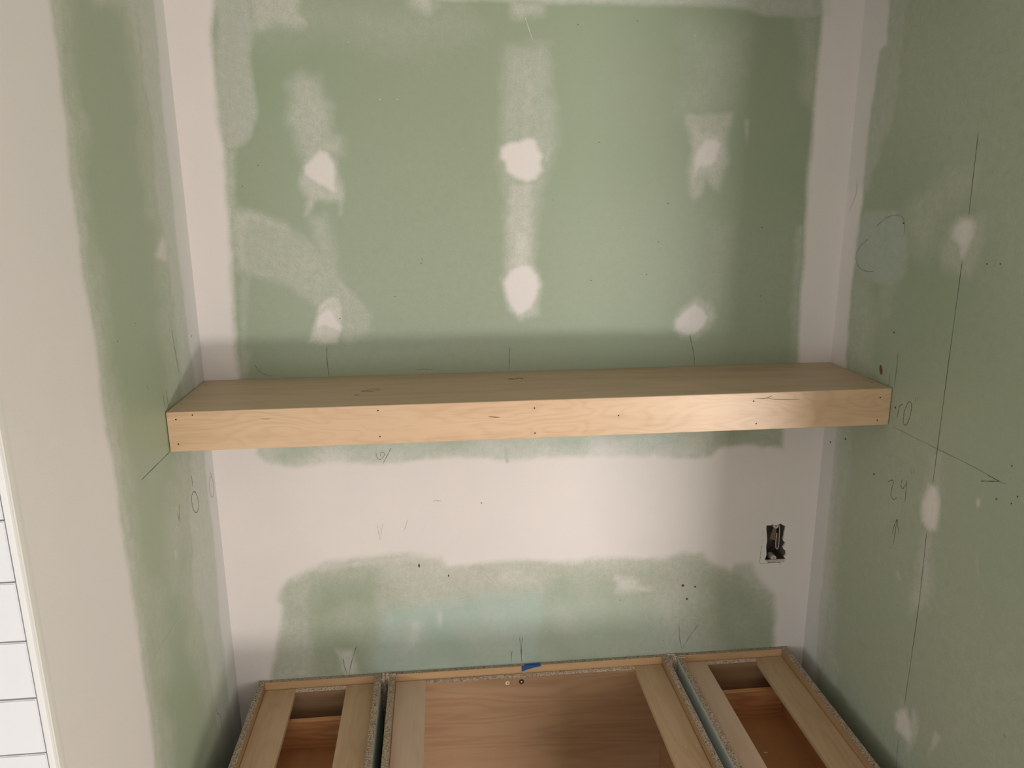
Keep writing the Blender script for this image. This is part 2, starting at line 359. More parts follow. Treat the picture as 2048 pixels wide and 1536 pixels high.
    v2 += 0.40*soft(p.U, p.V, [(1228,1150),(1262,1155),(1275,1170),(1300,1182),(1230,1184)], 10, 7, 74)
    v2 += 0.20*soft(p.U, p.V, [(565,1190),(620,1170),(620,1400),(545,1400)], 16, 6, 75)+0.14*soft(p.U, p.V, [(1330,1180),(1430,1180),(1440,1330),(1300,1340)], 24, 6, 76)
    v2 -= 0.10*soft(p.U, p.V, [(640,1150),(750,1160),(740,1210),(650,1220)], 16, 6, 79)
    v2 += 0.22*soft(p.U, p.V, [(560,1140),(880,1100),(880,1118),(640,1140)], 9, 4, 80)
    v2 += 0.45*soft(p.U, p.V, [(672,1302),(706,1296),(716,1345),(690,1352)], 10, 4, 81)
    low = 1-(1-np.clip(v1, 0, 1))*g1-(1-np.clip(v2, 0, 1))*g2*(1-g1)
    p.m = p.m*(1-below)+np.clip(low, 0, 1)*below
    p.add(None, [(770,1225),(850,1203),(1000,1187),(1085,1180),(1095,1230),(1070,1350),(730,1350),(745,1300),(765,1250)], 18, 5, a=.95)
    p.add(None, [(1040,1180),(1180,1170),(1350,1240),(1420,1290),(1380,1350),(1050,1350)], 45, 8, a=.42)
    p.add(None, [(520,860),(1300,850),(1400,900),(1300,930),(520,935)], 20, 5, a=.45)
    p.haze(.4, 879, 1238, 6, 16); p.haze(.3, 828, 1275, 14, 28, .4); p.haze(.3, 830, 1250, 14, 10)
    p.add(.35, [(1008,897),(1013,897),(1017,926),(1011,926)], 2.5, 1, a=.3)
    return p
def paint_left(P):
    p = Paint(P); A = p.up
    p.m += 0.05
    bx = [(103,-60),(104,0),(118,120),(126,190),(137,260),(144,350),(154,431),(167,529),(183,627),(196,708),(209,806),(228,920),(244,1040),(264,1164),(283,1289),(302,1414),(312,1536),(330,1700)]
    A(.42, [(-900,-60)]+[(x+15, y) for x, y in bx]+[(-900,1700)], 5, 4, b=.25)
    A(.25, [(-900,-60)]+[(x+34, y) for x, y in bx]+[(-900,1700)], 14, 7)
    A(1.0, [(-900,-200),(95,-200)]+bx+[(-900,1700)], 6, 1.5)
    gs = [(262,-200),(274,0),(277,60),(290,180),(300,230),(306,330),(318,420),(332,520),(342,600),(352,680),(361,760),(370,830),(383,900),(379,960),(376,1040),(384,1080),(386,1180),(400,1240),(418,1350),(432,1450),(440,1700)]
    A(.55, gs+[(600,1700),(600,-200)], 4, 2.5, b=.6)
    A(.22, [(x-26, y) for x, y in gs]+[(600,1700),(600,-200)], 12, 7)
    A(.45, [(190,-100),(300,-100),(300,70),(270,40),(240,10),(200,0)], 22, 6)
    A(.36, [(250,20),(285,20),(290,140),(275,145),(262,100)], 8, 4)
    ws = [(300,-200),(305,0),(310,60),(318,170),(326,260),(337,350),(348,450),(356,520),(366,610),(378,700),(387,770),(396,840),(406,900),(414,990),(424,1060),(432,1140),(438,1240),(450,1350),(462,1450),(480,1700)]
    A(.97, ws+[(700,1700),(700,-200)], 3, 1.2)
    A(.6, [(325,468),(336,490),(337,520),(326,522),(312,510),(318,488)], 4, 2); A(.3, [(318,510),(338,510),(345,600),(330,610)], 10, 4)
    A(.5, [(172,536),(182,545),(194,575),(184,570)], 6, 3)
    A(.24, [(296,1150),(322,1160),(342,1340),(310,1420),(296,1300)], 22, 6)
    A(.24, [(330,960),(380,950),(378,1060),(350,1180),(330,1100)], 18, 6)
    A(.45, [(348,1100),(353,1100),(356,1118),(351,1118)], 3, 1)
    return p
def paint_right(P):
    p = Paint(P); A = p.up
    p.m += 0.14+0.05*wob(p.U, p.V, 1, 5, 0.004, 0.02)
    A(.36, [(1600,-200),(1825,-200),(1815,0),(1806,100),(1800,170),(1790,230),(1782,270),(1760,300),(1748,340),(1736,380),(1600,400)], 5, 3, b=.3)
    A(.24, [(1700,-200),(1850,-200),(1835,0),(1822,100),(1800,180),(1700,200)], 14, 5)
    A(.40, [(1748,215),(1778,220),(1768,270),(1752,320),(1738,330)], 8, 3, b=.3)
    A(.98, [(1600,-200),(1786,-200),(1781,0),(1775,88),(1759,104),(1749,190),(1740,249),(1734,322),(1723,419),(1716,480),(1708,540),(1702,614),(1693,725),(1688,800),(1600,800)], 3, 1.2)
    A(.30, [(1690,540),(1740,560),(1760,640),(1735,800),(1680,800)], 16, 5, b=.2)
    A(.5, [(1728,425),(1793,426),(1810,450),(1816,491),(1807,549),(1790,570),(1758,570),(1728,555),(1715,540),(1720,467)], 8, 3, b=1)
    A(.24, [(1760,560),(1800,560),(1780,640),(1740,660)], 16, 6)
    A(.24, [(1800,470),(1790,430),(1850,370),(1900,320),(1970,290),(1990,330),(1960,400),(1900,430),(1850,520)], 26, 7)
    A(.30, [(1810,420),(1870,360),(1890,370),(1830,440)], 12, 4)
    A(.30, [(1900,440),(1970,425),(1972,480),(1945,560),(1880,540),(1880,490)], 13, 4)
    A(.84, [(1919,435),(1945,430),(1957,447),(1952,479),(1936,502),(1925,519),(1915,493),(1902,476),(1906,450)], 9, 2)
    # below the shelf
    bel = [(1500,810),(1706,810),(1704,860),(1694,980),(1690,1050),(1678,1180),(1670,1300),(1684,1350),(1640,1450),(1500,1450)]
    A(.34, bel, 8, 3, b=.3)
    A(.62, [(1500,810),(1694,810),(1680,900),(1670,1050),(1668,1120),(1655,1250),(1645,1340),(1500,1340)], 8, 2, b=.5)
    A(.95, [(1500,810),(1682,810),(1676,870),(1664,1000),(1655,1100),(1645,1200),(1636,1300),(1628,1450),(1500,1450)], 4, 1.2)
    A(.24, [(1862,910),(1886,910),(1890,1000),(1840,1000),(1850,950)], 12, 4)
    A(.86, [(1858,969),(1874,972),(1880,998),(1880,1029),(1873,1060),(1858,1063),(1844,1042),(1843,1008)], 5, 1.5)
    A(.30, [(1838,1050),(1874,1060),(1866,1140),(1858,1215),(1815,1230),(1828,1130)], 10, 5)
    A(.36, [(1838,1120),(1868,1120),(1862,1200),(1836,1190)], 12, 5)
    A(.36, [(1796,1385),(1812,1388),(1822,1500),(1818,1520),(1790,1440)], 7, 3)
    A(.5, [(1825,1411),(1840,1439),(1832,1477),(1819,1499),(1810,1480)], 6, 2)
    A(.80, [(1800,1414),(1816,1412),(1824,1440),(1830,1470),(1818,1492),(1803,1474),(1789,1458),(1790,1427)], 5, 2)
    A(.52, [(1870,1462),(1880,1474),(1867,1499),(1853,1511),(1862,1487)], 4, 2)
    A(.65, [(1955,998),(1959,998),(1959,1010),(1954,1011)], 2, .5); A(.4, [(1790,1142),(1796,1142),(1803,1160),(1796,1160)], 3, 1)
    A(.28, [(1952,1110),(1958,1110),(1958,1160),(1952,1160)], 5, 2); A(.25, [(1727,1142),(1731,1142),(1748,1174),(1742,1172)], 3, 1)
    return p

# ---------------------------------------------------------------- walls as fine grids
def grid_wall(name, ax, val, us, zs, painter, kind='structure', hole=None, thick=0.0127):
    """plane ax=val with vertices at us x zs"""
    UU, ZZ = np.meshgrid(us, zs); n, m = UU.shape
    P = np.zeros((n*m, 3)); P[:, ax] = val; P[:, 1-ax] = UU.ravel(); P[:, 2] = ZZ.ravel()
    keep = np.ones((n-1, m-1), bool)
    if hole is not None:
        H = np.array([(h[1-ax], h[2]) for h in hole])
        d = sd(P[:, 1-ax], P[:, 2], H)
        near = np.abs(d) < 0.0011
        for i in np.nonzero(near)[0]:
            q = np.array([P[i, 1-ax], P[i, 2]]); best = None; bd = 9
            for k in range(len(H)):
                a = H[k-1]; e = H[k]-a; t = np.clip(((q-a)@e)/(e@e), 0, 1); c = a+t*e; dd = np.hypot(*(q-c))
                if dd < bd: bd = dd; best = c
            if bd < 0.00085: P[i, 1-ax], P[i, 2] = best
        cu = (UU[:-1, :-1]+UU[1:, 1:])/2; cz = (ZZ[:-1, :-1]+ZZ[1:, 1:])/2
        keep = sd(cu, cz, H) > 0
    idx = np.arange(n*m).reshape(n, m)
    Q = np.stack([idx[:-1, :-1], idx[:-1, 1:], idx[1:, 1:], idx[1:, :-1]], -1)[keep]
    me = bpy.data.meshes.new(name)
    me.vertices.add(len(P)); me.vertices.foreach_set('co', P.ravel())
    me.loops.add(Q.size); me.loops.foreach_set('vertex_index', Q.ravel().astype(np.int32))
    me.polygons.add(len(Q)); me.polygons.foreach_set('loop_start', (np.arange(len(Q))*4).astype(np.int32))
    me.update(calc_edges=True)
    p = painter(P)
    a = me.attributes.new('paint', 'FLOAT_COLOR', 'POINT')
    c = np.ones((len(P), 4)); c[:, 0] = np.clip(p.m, 0, 1); c[:, 1] = np.clip(p.a, 0, 1); c[:, 2] = np.clip(p.b, 0, 1)
    a.data.foreach_set('color', c.ravel())
    o = link(name, me, M['wall'], None, kind)
    return o
def steps(a, b, s): return np.linspace(a, b, int(round(abs(b-a)/s))+1)
OFF = (1480, 1020); SC = 11.814
def ob(x, y): return (OFF[0]+x/SC, OFF[1]+y/SC)
hole_px = [(625,370),(690,358),(712,372),(760,338),(800,352),(905,348),(960,322),(1020,362),(1078,382),(1072,430),(1050,520),(1038,620),(1015,690),(1032,740),(1080,775),(1050,830),(1010,885),(1045,940),(1078,945),(1085,1050),(1040,1110),(1078,1165),(1040,1222),(930,1240),(680,1250),(605,1205),(590,1160),(625,1060),(618,850),(640,740),(635,600),(622,450)]
HOLE = [unp(ob(*q), 1, 0.0) for q in hole_px]
hx = [h[0] for h in HOLE]; hz = [h[2] for h in HOLE]
us = np.unique(np.concatenate([steps(0, min(hx)-.004, .0036), steps(min(hx)-.004, max(hx)+.004, .0011), steps(max(hx)+.004, W, .0036)]))
zs = np.unique(np.concatenate([steps(0, .80, .05), steps(.80, min(hz)-.004, .0036), steps(min(hz)-.004, max(hz)+.004, .0011), steps(max(hz)+.004, HC, .0036)]))
wall_back = grid_wall('wall_back', 1, 0.0, us, zs, paint_back, hole=HOLE)
ys = steps(YF, 0, .004); zz = np.unique(np.concatenate([steps(0, .80, .05), steps(.80, HC, .004)]))
wall_left = grid_wall('wall_left', 0, 0.0, ys, zz, paint_left)
wall_right = grid_wall('wall_right', 0, W, ys, zz, paint_right)
# torn rim of the cut-out: thickness of the board
V = []; Fc = []; n = len(HOLE)
for h in HOLE: V.append((h[0], 0.0, h[2]))
for h in HOLE: V.append((h[0], 0.0045, h[2]))
for k in range(n): Fc.append((k, (k+1) % n, n+(k+1) % n, n+k))
pydata('cutout_rim', V, Fc, M['gypsum'], wall_back)

# rest of the room shell
TH = 0.12
RX0, RX1, RY = -1.7, 4.3, -3.9
box('floor', RX0, RX1, RY, 0.0, -0.05, 0.0, M['floor'], bev=0, kind='structure')
box('ceiling', RX0, RX1, RY, 0.0, HC, HC+0.05, M['plaster'], bev=0, kind='structure')
wf = box('wall_front', RX0, -0.0092, YF, YF+TH, 0, HC, M['grout'], bev=0, kind='structure')
box('wall_front_right', W+0.001, RX1, YF, YF+TH, 0, HC, M['plaster'], bev=0, kind='structure')
wl_ = box('wall_far_left', RX0-0.05, RX0, RY, -3.05, 0, HC, M['board'], bev=0, kind='structure')
for a_, b_, c_, d_ in ((-1.95, YF, 0, HC), (-3.05, -1.95, 0, 0.75), (-3.05, -1.95, 1.95, HC)):
    box('wall_piece', RX0-0.05, RX0, a_, b_, c_, d_, M['board'], wl_, bev=0)  # pieces leave an opening for the added left fill lamp
box('wall_far_right', RX1, RX1+0.05, RY, YF, 0, HC, M['board'], bev=0, kind='structure')
def window_wall():
    xs = [RX0, -1.0, 0.2, WX0, WX1, RX1]; zq = [0]
    bm = bmesh.new()
    def b(x0, x1, z0, z1):
        r = bmesh.ops.create_cube(bm, size=1)
        for v in r['verts']: v.co = ((x0+x1)/2+v.co.x*(x1-x0), RY+v.co.y*0.04, (z0+z1)/2+v.co.z*(z1-z0))
    b(RX0, -1.0, 0, HC); b(0.2, WX0, 0, HC); b(WX1, RX1, 0, HC)
    b(-1.0, 0.2, 0, 0.9); b(-1.0, 0.2, 2.0, HC); b(WX0, WX1, 0, WZ0); b(WX0, WX1, WZ1, HC)  # first opening is made for the added side fill lamp
    me = bpy.data.meshes.new('wall_rear'); bm.to_mesh(me); bm.free()
    link('wall_rear', me, M['board'], None, 'structure')
window_wall()
box('wall_back_light_stop', -0.12, W+0.12, 0.09, 0.10, 0, HC, M['board'], bev=0, kind='structure')  # unseen panel added to stop sky light leaking in at the cut-out
box('wall_back_light_cap', -0.12, W+0.12, 0.0, 0.10, HC, HC+0.05, M['board'], bev=0, kind='structure')  # unseen cap added to close the cavity against sky light

# tiles on the return wall, running bond, and their white edge trim
tile_mesh = {}
def tile_me(wd, ht):
    k = (round(wd, 4), round(ht, 4))
    if k not in tile_mesh:
        bm = bmesh.new(); bmesh.ops.create_cube(bm, size=1)
        for v in bm.verts: v.co = (v.co.x*wd, v.co.y*0.008, v.co.z*ht)
        bmesh.ops.bevel(bm, geom=[e for e in bm.edges if all(v.co.y < 0 for v in e.verts)], offset=0.0012, segments=2, affect='EDGES')
        me = bpy.data.meshes.new('tile'); bm.to_mesh(me); bm.free(); me.materials.append(M['tile']); tile_mesh[k] = me
    return tile_mesh[k]
PH = 0.07925; Z0 = 1.6279-20*PH; G = 0.0022; XR = -0.0098
wfl = wloc(wf)
for r in range(31):
    z0 = max(Z0+r*PH, 0); z1 = min(Z0+(r+1)*PH, HC)
    if z1-z0 < 0.02: continue
    x = XR; first = 0.1524 if r % 2 else 0.0762
    for c in range(5):
        wd = first if c == 0 else 0.1524
        t = bpy.data.objects.new('tile', tile_me(wd-G, z1-z0-G)); COL.objects.link(t); t.parent = wf
        t.location = (x-wd/2, YF-0.004+random.uniform(-.0002, .0002), (z0+z1)/2); x -= wd
# trim: slim rounded profile along the outer corner
V = []; prof = [(-0.0092, YF+0.002), (-0.0092, YF-0.0075), (-0.0086, YF-0.0086), (-0.0075, YF-0.0088), (-0.003, YF-0.0088), (-0.0012, YF-0.0085), (-0.0002, YF-0.006), (-0.0002, YF+0.002)]
n = len(prof)
for z in (0, HC):
    for q in prof: V.append((q[0], q[1], z))
Fc = [(k, (k+1) % n, n+(k+1) % n, n+k) for k in range(n)]+[tuple(range(n)), tuple(range(n, 2*n))]
pydata('trim_1', V, Fc, M['trim'], None, 'structure')
V = []; prof = [(0.0, YF), (-0.0006, YF-0.005), (0.0012, YF-0.0035), (0.0016, YF+0.004), (0.0012, YF+0.011), (0.0, YF+0.013)]
n = len(prof)
for z in (0, HC):
    for q in prof: V.append((q[0], q[1], z))
Fc = [(k, (k+1) % n, n+(k+1) % n, n+k) for k in range(n)]+[tuple(range(n)), tuple(range(n, 2*n))]
pydata('trim_2', V, Fc, M['plaster'], None, 'structure')

# ---------------------------------------------------------------- pencil marks and dings on the walls
def smooth_pts(P, k=4):
    P = [np.array(p, float) for p in P]
    if len(P) < 3: return P
    out = []
    for i in range(len(P)-1):
        p0 = P[max(i-1, 0)]; p1 = P[i]; p2 = P[i+1]; p3 = P[min(i+2, len(P)-1)]
        for j in range(k):
            t = j/k; out.append(0.5*((2*p1)+(-p0+p2)*t+(2*p0-5*p1+4*p2-p3)*t*t+(-p0+3*p1-3*p2+p3)*t**3))
    out.append(P[-1]); return out
WALLS = {'b': (1, 0.0, wall_back, (0, -1, 0)), 'l': (0, 0.0, wall_left, (1, 0, 0)), 'r': (0, W, wall_right, (-1, 0, 0))}
def pencil(wall, pts, wd=0.0010, mat='pencil', name='pencil_line'):
    ax, val, par, nrm = WALLS[wall]; nrm = np.array(nrm, float)
    P = [unp(q, ax, val)+nrm*0.0003 for q in smooth_pts(pts)]
    V = []; Fc = []
    for i, p in enumerate(P):
        t = P[min(i+1, len(P)-1)]-P[max(i-1, 0)]; s = np.cross(t, nrm); s /= np.linalg.norm(s)+1e-9
        h = wd*0.42*(0.45 if i in (0, len(P)-1) else 0.8+0.3*math.sin(i*1.7))
        V += [p-s*h, p+s*h]
    for i in range(len(P)-1): Fc.append((2*i, 2*i+1, 2*i+3, 2*i+2))
    return pydata(name, V, Fc, M[mat], par)
def ell(cx, cy, rx, ry, rot=0, a0=0, a1=2*math.pi, n=16):
    o = []
    for k in range(n+1):
        a = a0+(a1-a0)*k/n; x = rx*math.cos(a); y = ry*math.sin(a)
        o.append((cx+x*math.cos(rot)-y*math.sin(rot), cy+x*math.sin(rot)+y*math.cos(rot)))
    return o
def strokes(wall, name, lst, wd=0.001, mat='pencil'):
    """several strokes of one written sign as one mesh"""
    obs = [pencil(wall, s, wd, mat, name) for s in lst]
    if len(obs) > 1:
        bm = bmesh.new()
        for o in obs: bm.from_mesh(o.data)
        bm.to_mesh(obs[0].data); bm.free()
        for o in obs[1:]: bpy.data.objects.remove(o)
    return obs[0]
pencil('b', [(654,694),(654,719),(658,751)], .0014); pencil('b', [(1020,694),(1019,718),(1018,741)], .0013); pencil('b', [(1379,669),(1385,696),(1388,715),(1389,731)], .0015)
pencil('b', [(834,739),(850,738),(866,739)], .0012, 'pencil_soft'); pencil('b', [(510,730),(518,742),(530,749),(545,752)], .0016, 'pencil_soft')
strokes('b', 'pencil_number', [[(752,906),(754,915),(760,919),(766,915),(769,909),(766,904),(761,907),(762,913)], [(782,896),(775,910),(766,927)]], .0012)
pencil('b', [(866,1002),(874,1001.5),(882,1002)], .001, 'pencil_soft')
strokes('b', 'pencil_arrow', [[(755,1049),(757,1064),(760,1079)], [(766,1049),(763,1060),(762,1079)]], .0009, 'pencil_onmud')
pencil('b', [(815,1039),(812,1051),(807,1063)], .0009, 'pencil_onmud')
strokes('b', 'pencil_arrow', [[(686,1317),(690,1336),(695,1348)], [(713,1293),(704,1321),(698,1349)]], .0015)
strokes('b', 'pencil_arrow', [[(1039,1274),(1042,1299),(1043,1325)], [(1045,1274),(1043,1299),(1043,1325)]], .0013)
strokes('b', 'pencil_arrow', [[(1020,1301),(1023,1307),(1022,1326)], [(1025,1302),(1023,1309)]], .0013)
strokes('b', 'pencil_arrow', [[(1358,1251),(1359,1275),(1364,1299)], [(1396,1249),(1378,1275),(1365,1297)]], .0013)
pencil('b', [(1324,1281),(1328,1281)], .0015); pencil('b', [(1482,1228),(1491,1229)], .0016, 'pencil_soft')
pencil('l', [(341,902),(312,931),(283,960)], .0018); pencil('l', [(326,790),(328,804),(330,815)], .0022, 'pencil_soft'); pencil('l', [(332,782),(335,800),(337,816)], .0022, 'pencil_soft')
strokes('l', 'pencil_number', [ell(390, 1004, 6.5, 21, -.1), [(383,952),(384,962),(385,974)]], .0022, 'pencil')
strokes('l', 'pencil_number', [ell(423, 974, 4.6, 20, -.08), [(419,943),(422,948),(424,956)]], .0022, 'pencil_onmud')
strokes('l', 'pencil_arrow', [[(359,1011),(359,1026),(358,1042)], [(355,1026),(357,1035),(358,1042)]], .002, 'pencil_soft')
pencil('l', [(432,1417),(435,1426),(440,1431),(442,1446),(444,1458)], .002, 'pencil_soft')
pencil('l', [(343,660),(350,700),(358,745)], .0016, 'pencil_soft')
for seg, w_ in (([(1957,265),(1947,350),(1938,430)], .0016), ([(1925,520),(1900,705),(1876,890),(1866,965)], .0017), ([(1853,1068),(1845,1145),(1835,1230),(1809,1410)], .0015), ([(1797,1480),(1792,1536)], .0015)):
    pencil('r', seg, w_, 'pencil')
pencil('r', [(1785,853),(1875,898),(1940,930),(2000,963),(2012,968)], .0012, 'pencil_soft')
strokes('r', 'pencil_arrow', [[(1962,962),(1980,962.5),(1999,963)], [(1999,963),(1975,950)]], .002)
strokes('r', 'pencil_number', [[(1805,809),(1800,811),(1797,822),(1794,837)], ell(1815, 827, 6.5, 24, .22), [(1832,795),(1831,803)], [(1836,794),(1835,802)]], .0018, 'pencil')
strokes('r', 'pencil_number', [[(1777,964),(1783,960),(1787,964),(1783,979),(1782,990),(1787,999),(1794,995)], [(1805,959),(1802,971),(1806,977),(1812,969)], [(1814,962),(1812,985),(1810,1003)], [(1822,939),(1823,948)], [(1827,939),(1827,948)]], .0018)
strokes('r', 'pencil_arrow', [[(1794.5,1038),(1791,1060),(1787,1089)], [(1794.5,1038),(1789,1050),(1785,1068)], [(1794.5,1038),(1796,1053),(1798,1067)]], .0018)
strokes('r', 'pencil_circle', [[(1752,454),(1772,436),(1793,430),(1805,435),(1810,452),(1808,467)], [(1736,478),(1725,488),(1715,502),(1712,517),(1718,534),(1731,542),(1747,543)]], .0016, 'pencil_soft')
pencil('r', [(1796,707),(1793,740),(1789,775)], .002, 'pencil_soft'); pencil('r', [(1780,748),(1779,760),(1778,772)], .002, 'pencil_soft')
pencil('r', [(1714,366),(1712,390),(1699,420)], .0014, 'pencil_onmud'); pencil('r', [(1700,1190),(1702,1195)], .002, 'pencil_soft'); pencil('r', [(2008,1467),(2011,1476)], .002)
def speck(wall, q, rx, ry, mat='ding', name='wall_ding', seed=0):
    ax, val, par, nrm = WALLS[wall]; nrm = np.array(nrm, float); r = random.Random(int(q[0]*7+q[1]))
    V = []; c = []
    for k in range(9):
        a = 2*math.pi*k/9; s = r.uniform(.65, 1.15); V.append(unp((q[0]+rx*s*math.cos(a), q[1]+ry*s*math.sin(a)), ax, val)+nrm*0.0003)
    cc = unp(q, ax, val)+nrm*0.0007; V.append(cc)
    return pydata(name, V, [(k, (k+1) % 9, 9) for k in range(9)], M[mat], par)
for q, a, b_ in (((1366,1171),2.8,3.5),((1374,1198),2.4,3.2),((1390,1173),2.2,2),((838,1131),2,4.5),((963,1006),1.6,1.3),((1240,1200),1.1,1.1),((897,1151),1.5,2.5)): speck('b', q, a, b_)
for q in ((516,331),(485,372),(844,518),(680,637),(790,593),(1106,400),(1317,484),(1275,42),(1156,49),(1524,455),(1521,592),(1293,549),(1182,561),(1336,407),(1198,285),(842,527)): speck('b', q, 1.1, 1.1, 'ding')
speck('r', (1762,740), 3.2, 11, 'scrape', 'paper_tear')
for q in ((2024,932),(2035,993),(2023,1007),(1993,998),(1691,878),(1791,815),(1807,446),(1974,528),(2001,528),(1748,948),(1788,665)): speck('r', q, 1.7, 2.1)
speck('b', (1660,884), 1, 1) if False else speck('r', (1661,884), 1.5, 2.2)
for q in ((270,647),(294,773),(383,672),(235,683)): speck('l', q, .9, 1.4)
for q in ((697,84),(1390,72),(760,199),(795,199)): speck('b', q, 2.4 if q[1] > 190 else 2.0, .9, 'gypsum', 'compound_fleck')

pencil('b', [(1050,35),(1056,52),(1065,80)], .0016, 'gypsum', 'compound_scratch')
pencil('b', [(1188,1274),(1200,1271.5),(1211,1278)], .0018, 'skim', 'compound_scratch'); pencil('b', [(1291,1228),(1294,1240),(1302,1244)], .0020, 'skim', 'compound_scratch')
pencil('b', [(830,1211),(900,1203),(985,1190),(1080,1184)], .0016, 'skim', 'compound_scratch')
pencil('l', [(300,1330),(350,1250),(400,1200)], .0014, 'skim', 'compound_scratch')
# ---------------------------------------------------------------- floating shelf
g = 0.0016; T = 0.018
sh = thing('floating_shelf', 'long pale plywood box shelf fixed across the alcove between the green walls', 'shelf', (W/2, -SD/2, SZ-SH))
box('top_panel', g, W-g, -SD+0.0005, -0.0008, SZ-T, SZ, M['shelf_top'], sh, 0.0007, label='shaded plywood top with small knots')
box('front_panel', g, W-g, -SD-0.0006, -SD+T, SZ-SH, SZ-0.0004, M['shelf_front'], sh, 0.0009, label='honey-coloured plywood front with swirling grain')
box('bottom_panel', g, W-g, -SD+T, -0.0008, SZ-SH, SZ-SH+0.012, M['shelf_top'], sh, 0.0006)
for q in ((412,769),(363,809),(1664,730),(1744,765)):
    c = unp(q, 2, SZ); disc('nail_hole', (c[0], c[1], SZ-0.002), (0, 0, 1), 0.0013, 0.0022, M['hole'], sh)
for q in ((352,839),(385,830),(357,888),(756,821),(760,873),(1069,816),(1070,866),(1507,802),(1512,847),(1754,840),(1760,795),(1237,831)):
    c = unp(q, 1, -SD); disc('nail_hole', (c[0], -SD+0.001, c[2]), (0, -1, 0), 0.0014, 0.0019, M['hole'], sh)
def streak(pts, ax, val, nrm, wd, mat, par, name):
    nrm = np.array(nrm, float); P = [unp(q, ax, val)+nrm*0.0004 for q in smooth_pts(pts)]; V = []; Fc = []
    for i, p in enumerate(P):
        t = P[min(i+1, len(P)-1)]-P[max(i-1, 0)]; s = np.cross(t, nrm); s /= np.linalg.norm(s)+1e-9
        h = wd/2*math.sin(math.pi*(i+.4)/(len(P)-.2)); V += [p-s*h, p+s*h]
    for i in range(len(P)-1): Fc.append((2*i, 2*i+1, 2*i+3, 2*i+2))
    return pydata(name, V, Fc, mat, par)
M['knot'] = plain('dark_knot_streak', (0.07, 0.042, 0.02), 0.6, 0.3, 0.2, 300)
M['knot_soft'] = plain('brown_grain_streak', (0.22, 0.145, 0.08), 0.6, 0.3, 0.1, 300)
for pts, wd, m in (([(1015,759),(1022,758),(1030,759.5)], .005, 'knot'), ([(1028,759),(1040,756),(1046,759)], .004, 'knot_soft'), ([(722,783),(734,782),(748,783)], .003, 'knot'), ([(708,791),(713,790),(718,790)], .003, 'knot_soft'), ([(745,779),(752,778),(760,780)], .002, 'knot_soft')):
    streak(pts, 2, SZ, (0, 0, 1), wd, M[m], sh, 'knot')
for pts, wd, m in (([(976,833),(988,834),(1000,835)], .0016, 'knot'), ([(1508,796),(1530,797),(1545,791)], .0013, 'knot_soft'), ([(1525,796),(1560,799),(1600,798)], .001, 'knot_soft'), ([(520,837),(532,838),(542,837)], .001, 'knot_soft')):
    streak(pts, 1, -SD-0.0006, (0, -1, 0), wd, M[m], sh, 'knot')

# ---------------------------------------------------------------- base cabinets without a worktop
ST = 0.0145; REC = 0.020; YC = -0.612; YB = -0.0012
def cabinet(name, label, x0, x1, wl, wr, seed, matl, matr):
    c = thing(name, label, 'cabinet', ((x0+x1)/2, -0.30, 0))
    topmat = ([M['chip']], {'+z': 1})
    # sides: chipboard core with veneer inside and melamine outside
    for k, (a, b_) in enumerate(((x0, x0+ST), (x1-ST, x1))):
        inner = '+x' if k == 0 else '-x'; outer = '-x' if k == 0 else '+x'
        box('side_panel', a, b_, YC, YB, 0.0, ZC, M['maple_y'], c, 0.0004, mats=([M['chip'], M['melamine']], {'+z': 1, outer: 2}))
    box('rear_rail', x0+ST, x1-ST, -0.0115, YB, 0.1, ZC-0.0005, M['maple_rail_lit'], c, 0.0004, mats=([M['chip']], {'+z': 1}))
    box('back_panel', x0+ST, x1-ST, -0.028, -0.013, 0.1, ZC-REC, M['maple_x_shaded'], c, 0.0004, mats=([M['chip_pale']], {'+z': 1}), label='veneered back with a torn chipboard top edge')
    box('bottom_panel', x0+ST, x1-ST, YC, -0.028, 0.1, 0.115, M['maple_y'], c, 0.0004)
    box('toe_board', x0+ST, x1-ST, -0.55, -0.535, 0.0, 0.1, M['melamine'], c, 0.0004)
    box('front_rail', x0+ST, x1-ST, YC, YC+0.018, ZC-0.10, ZC-0.001, M['maple_x_shaded'], c, 0.0004)
    # strips running front to back just below the top
    zt = ZC-REC+0.0008
    box('top_strip', x0+ST+0.0005, x0+ST+wl, YC+0.0185, -0.0135, zt-0.012, zt, matl, c, 0.0008)
    box('top_strip', x1-ST-wr, x1-ST-0.0005, YC+0.0185, -0.0135, zt-0.012, zt, matr, c, 0.0008)
    return c
def drawer(c, x0, x1, yb, zt, h):
    """open drawer box hanging in the cabinet"""
    d = bpy.data.objects.new('drawer', None); COL.objects.link(d); d.parent = c
    d.location = Vector(((x0+x1)/2, (yb-0.57)/2, zt-h))-wloc(c)
    e = 0.013
    box('drawer_back', x0+e, x1-e, yb-e, yb, zt-h, zt, M['drawer'], d, 0.0012)
    box('drawer_side', x0, x0+e, -0.57, yb, zt-h, zt, M['drawer_bottom'], d, 0.0012)
    box('drawer_side', x1-e, x1, -0.57, yb, zt-h, zt, M['drawer_bottom'], d, 0.0012)
    box('drawer_bottom', x0+e, x1-e, -0.57, yb-e, zt-h+0.008, zt-h+0.014, M['drawer_bottom'], d, 0)
    box('drawer_front', x0+e, x1-e, -0.57-e, -0.57, zt-h, zt, M['drawer'], d, 0.0012)
    return d
cl = cabinet('base_cabinet', 'narrow left base cabinet without worktop, open top showing a wooden drawer', 0.052, 0.3385, 0.072, 0.068, 1, M['rail_a'], M['rail_a'])
cm = cabinet('base_cabinet', 'wide middle base cabinet with open top and no drawer, blue tape at the rear', 0.3575, 1.040, 0.070, 0.071, 2, M['rail_b'], M['rail_a'])
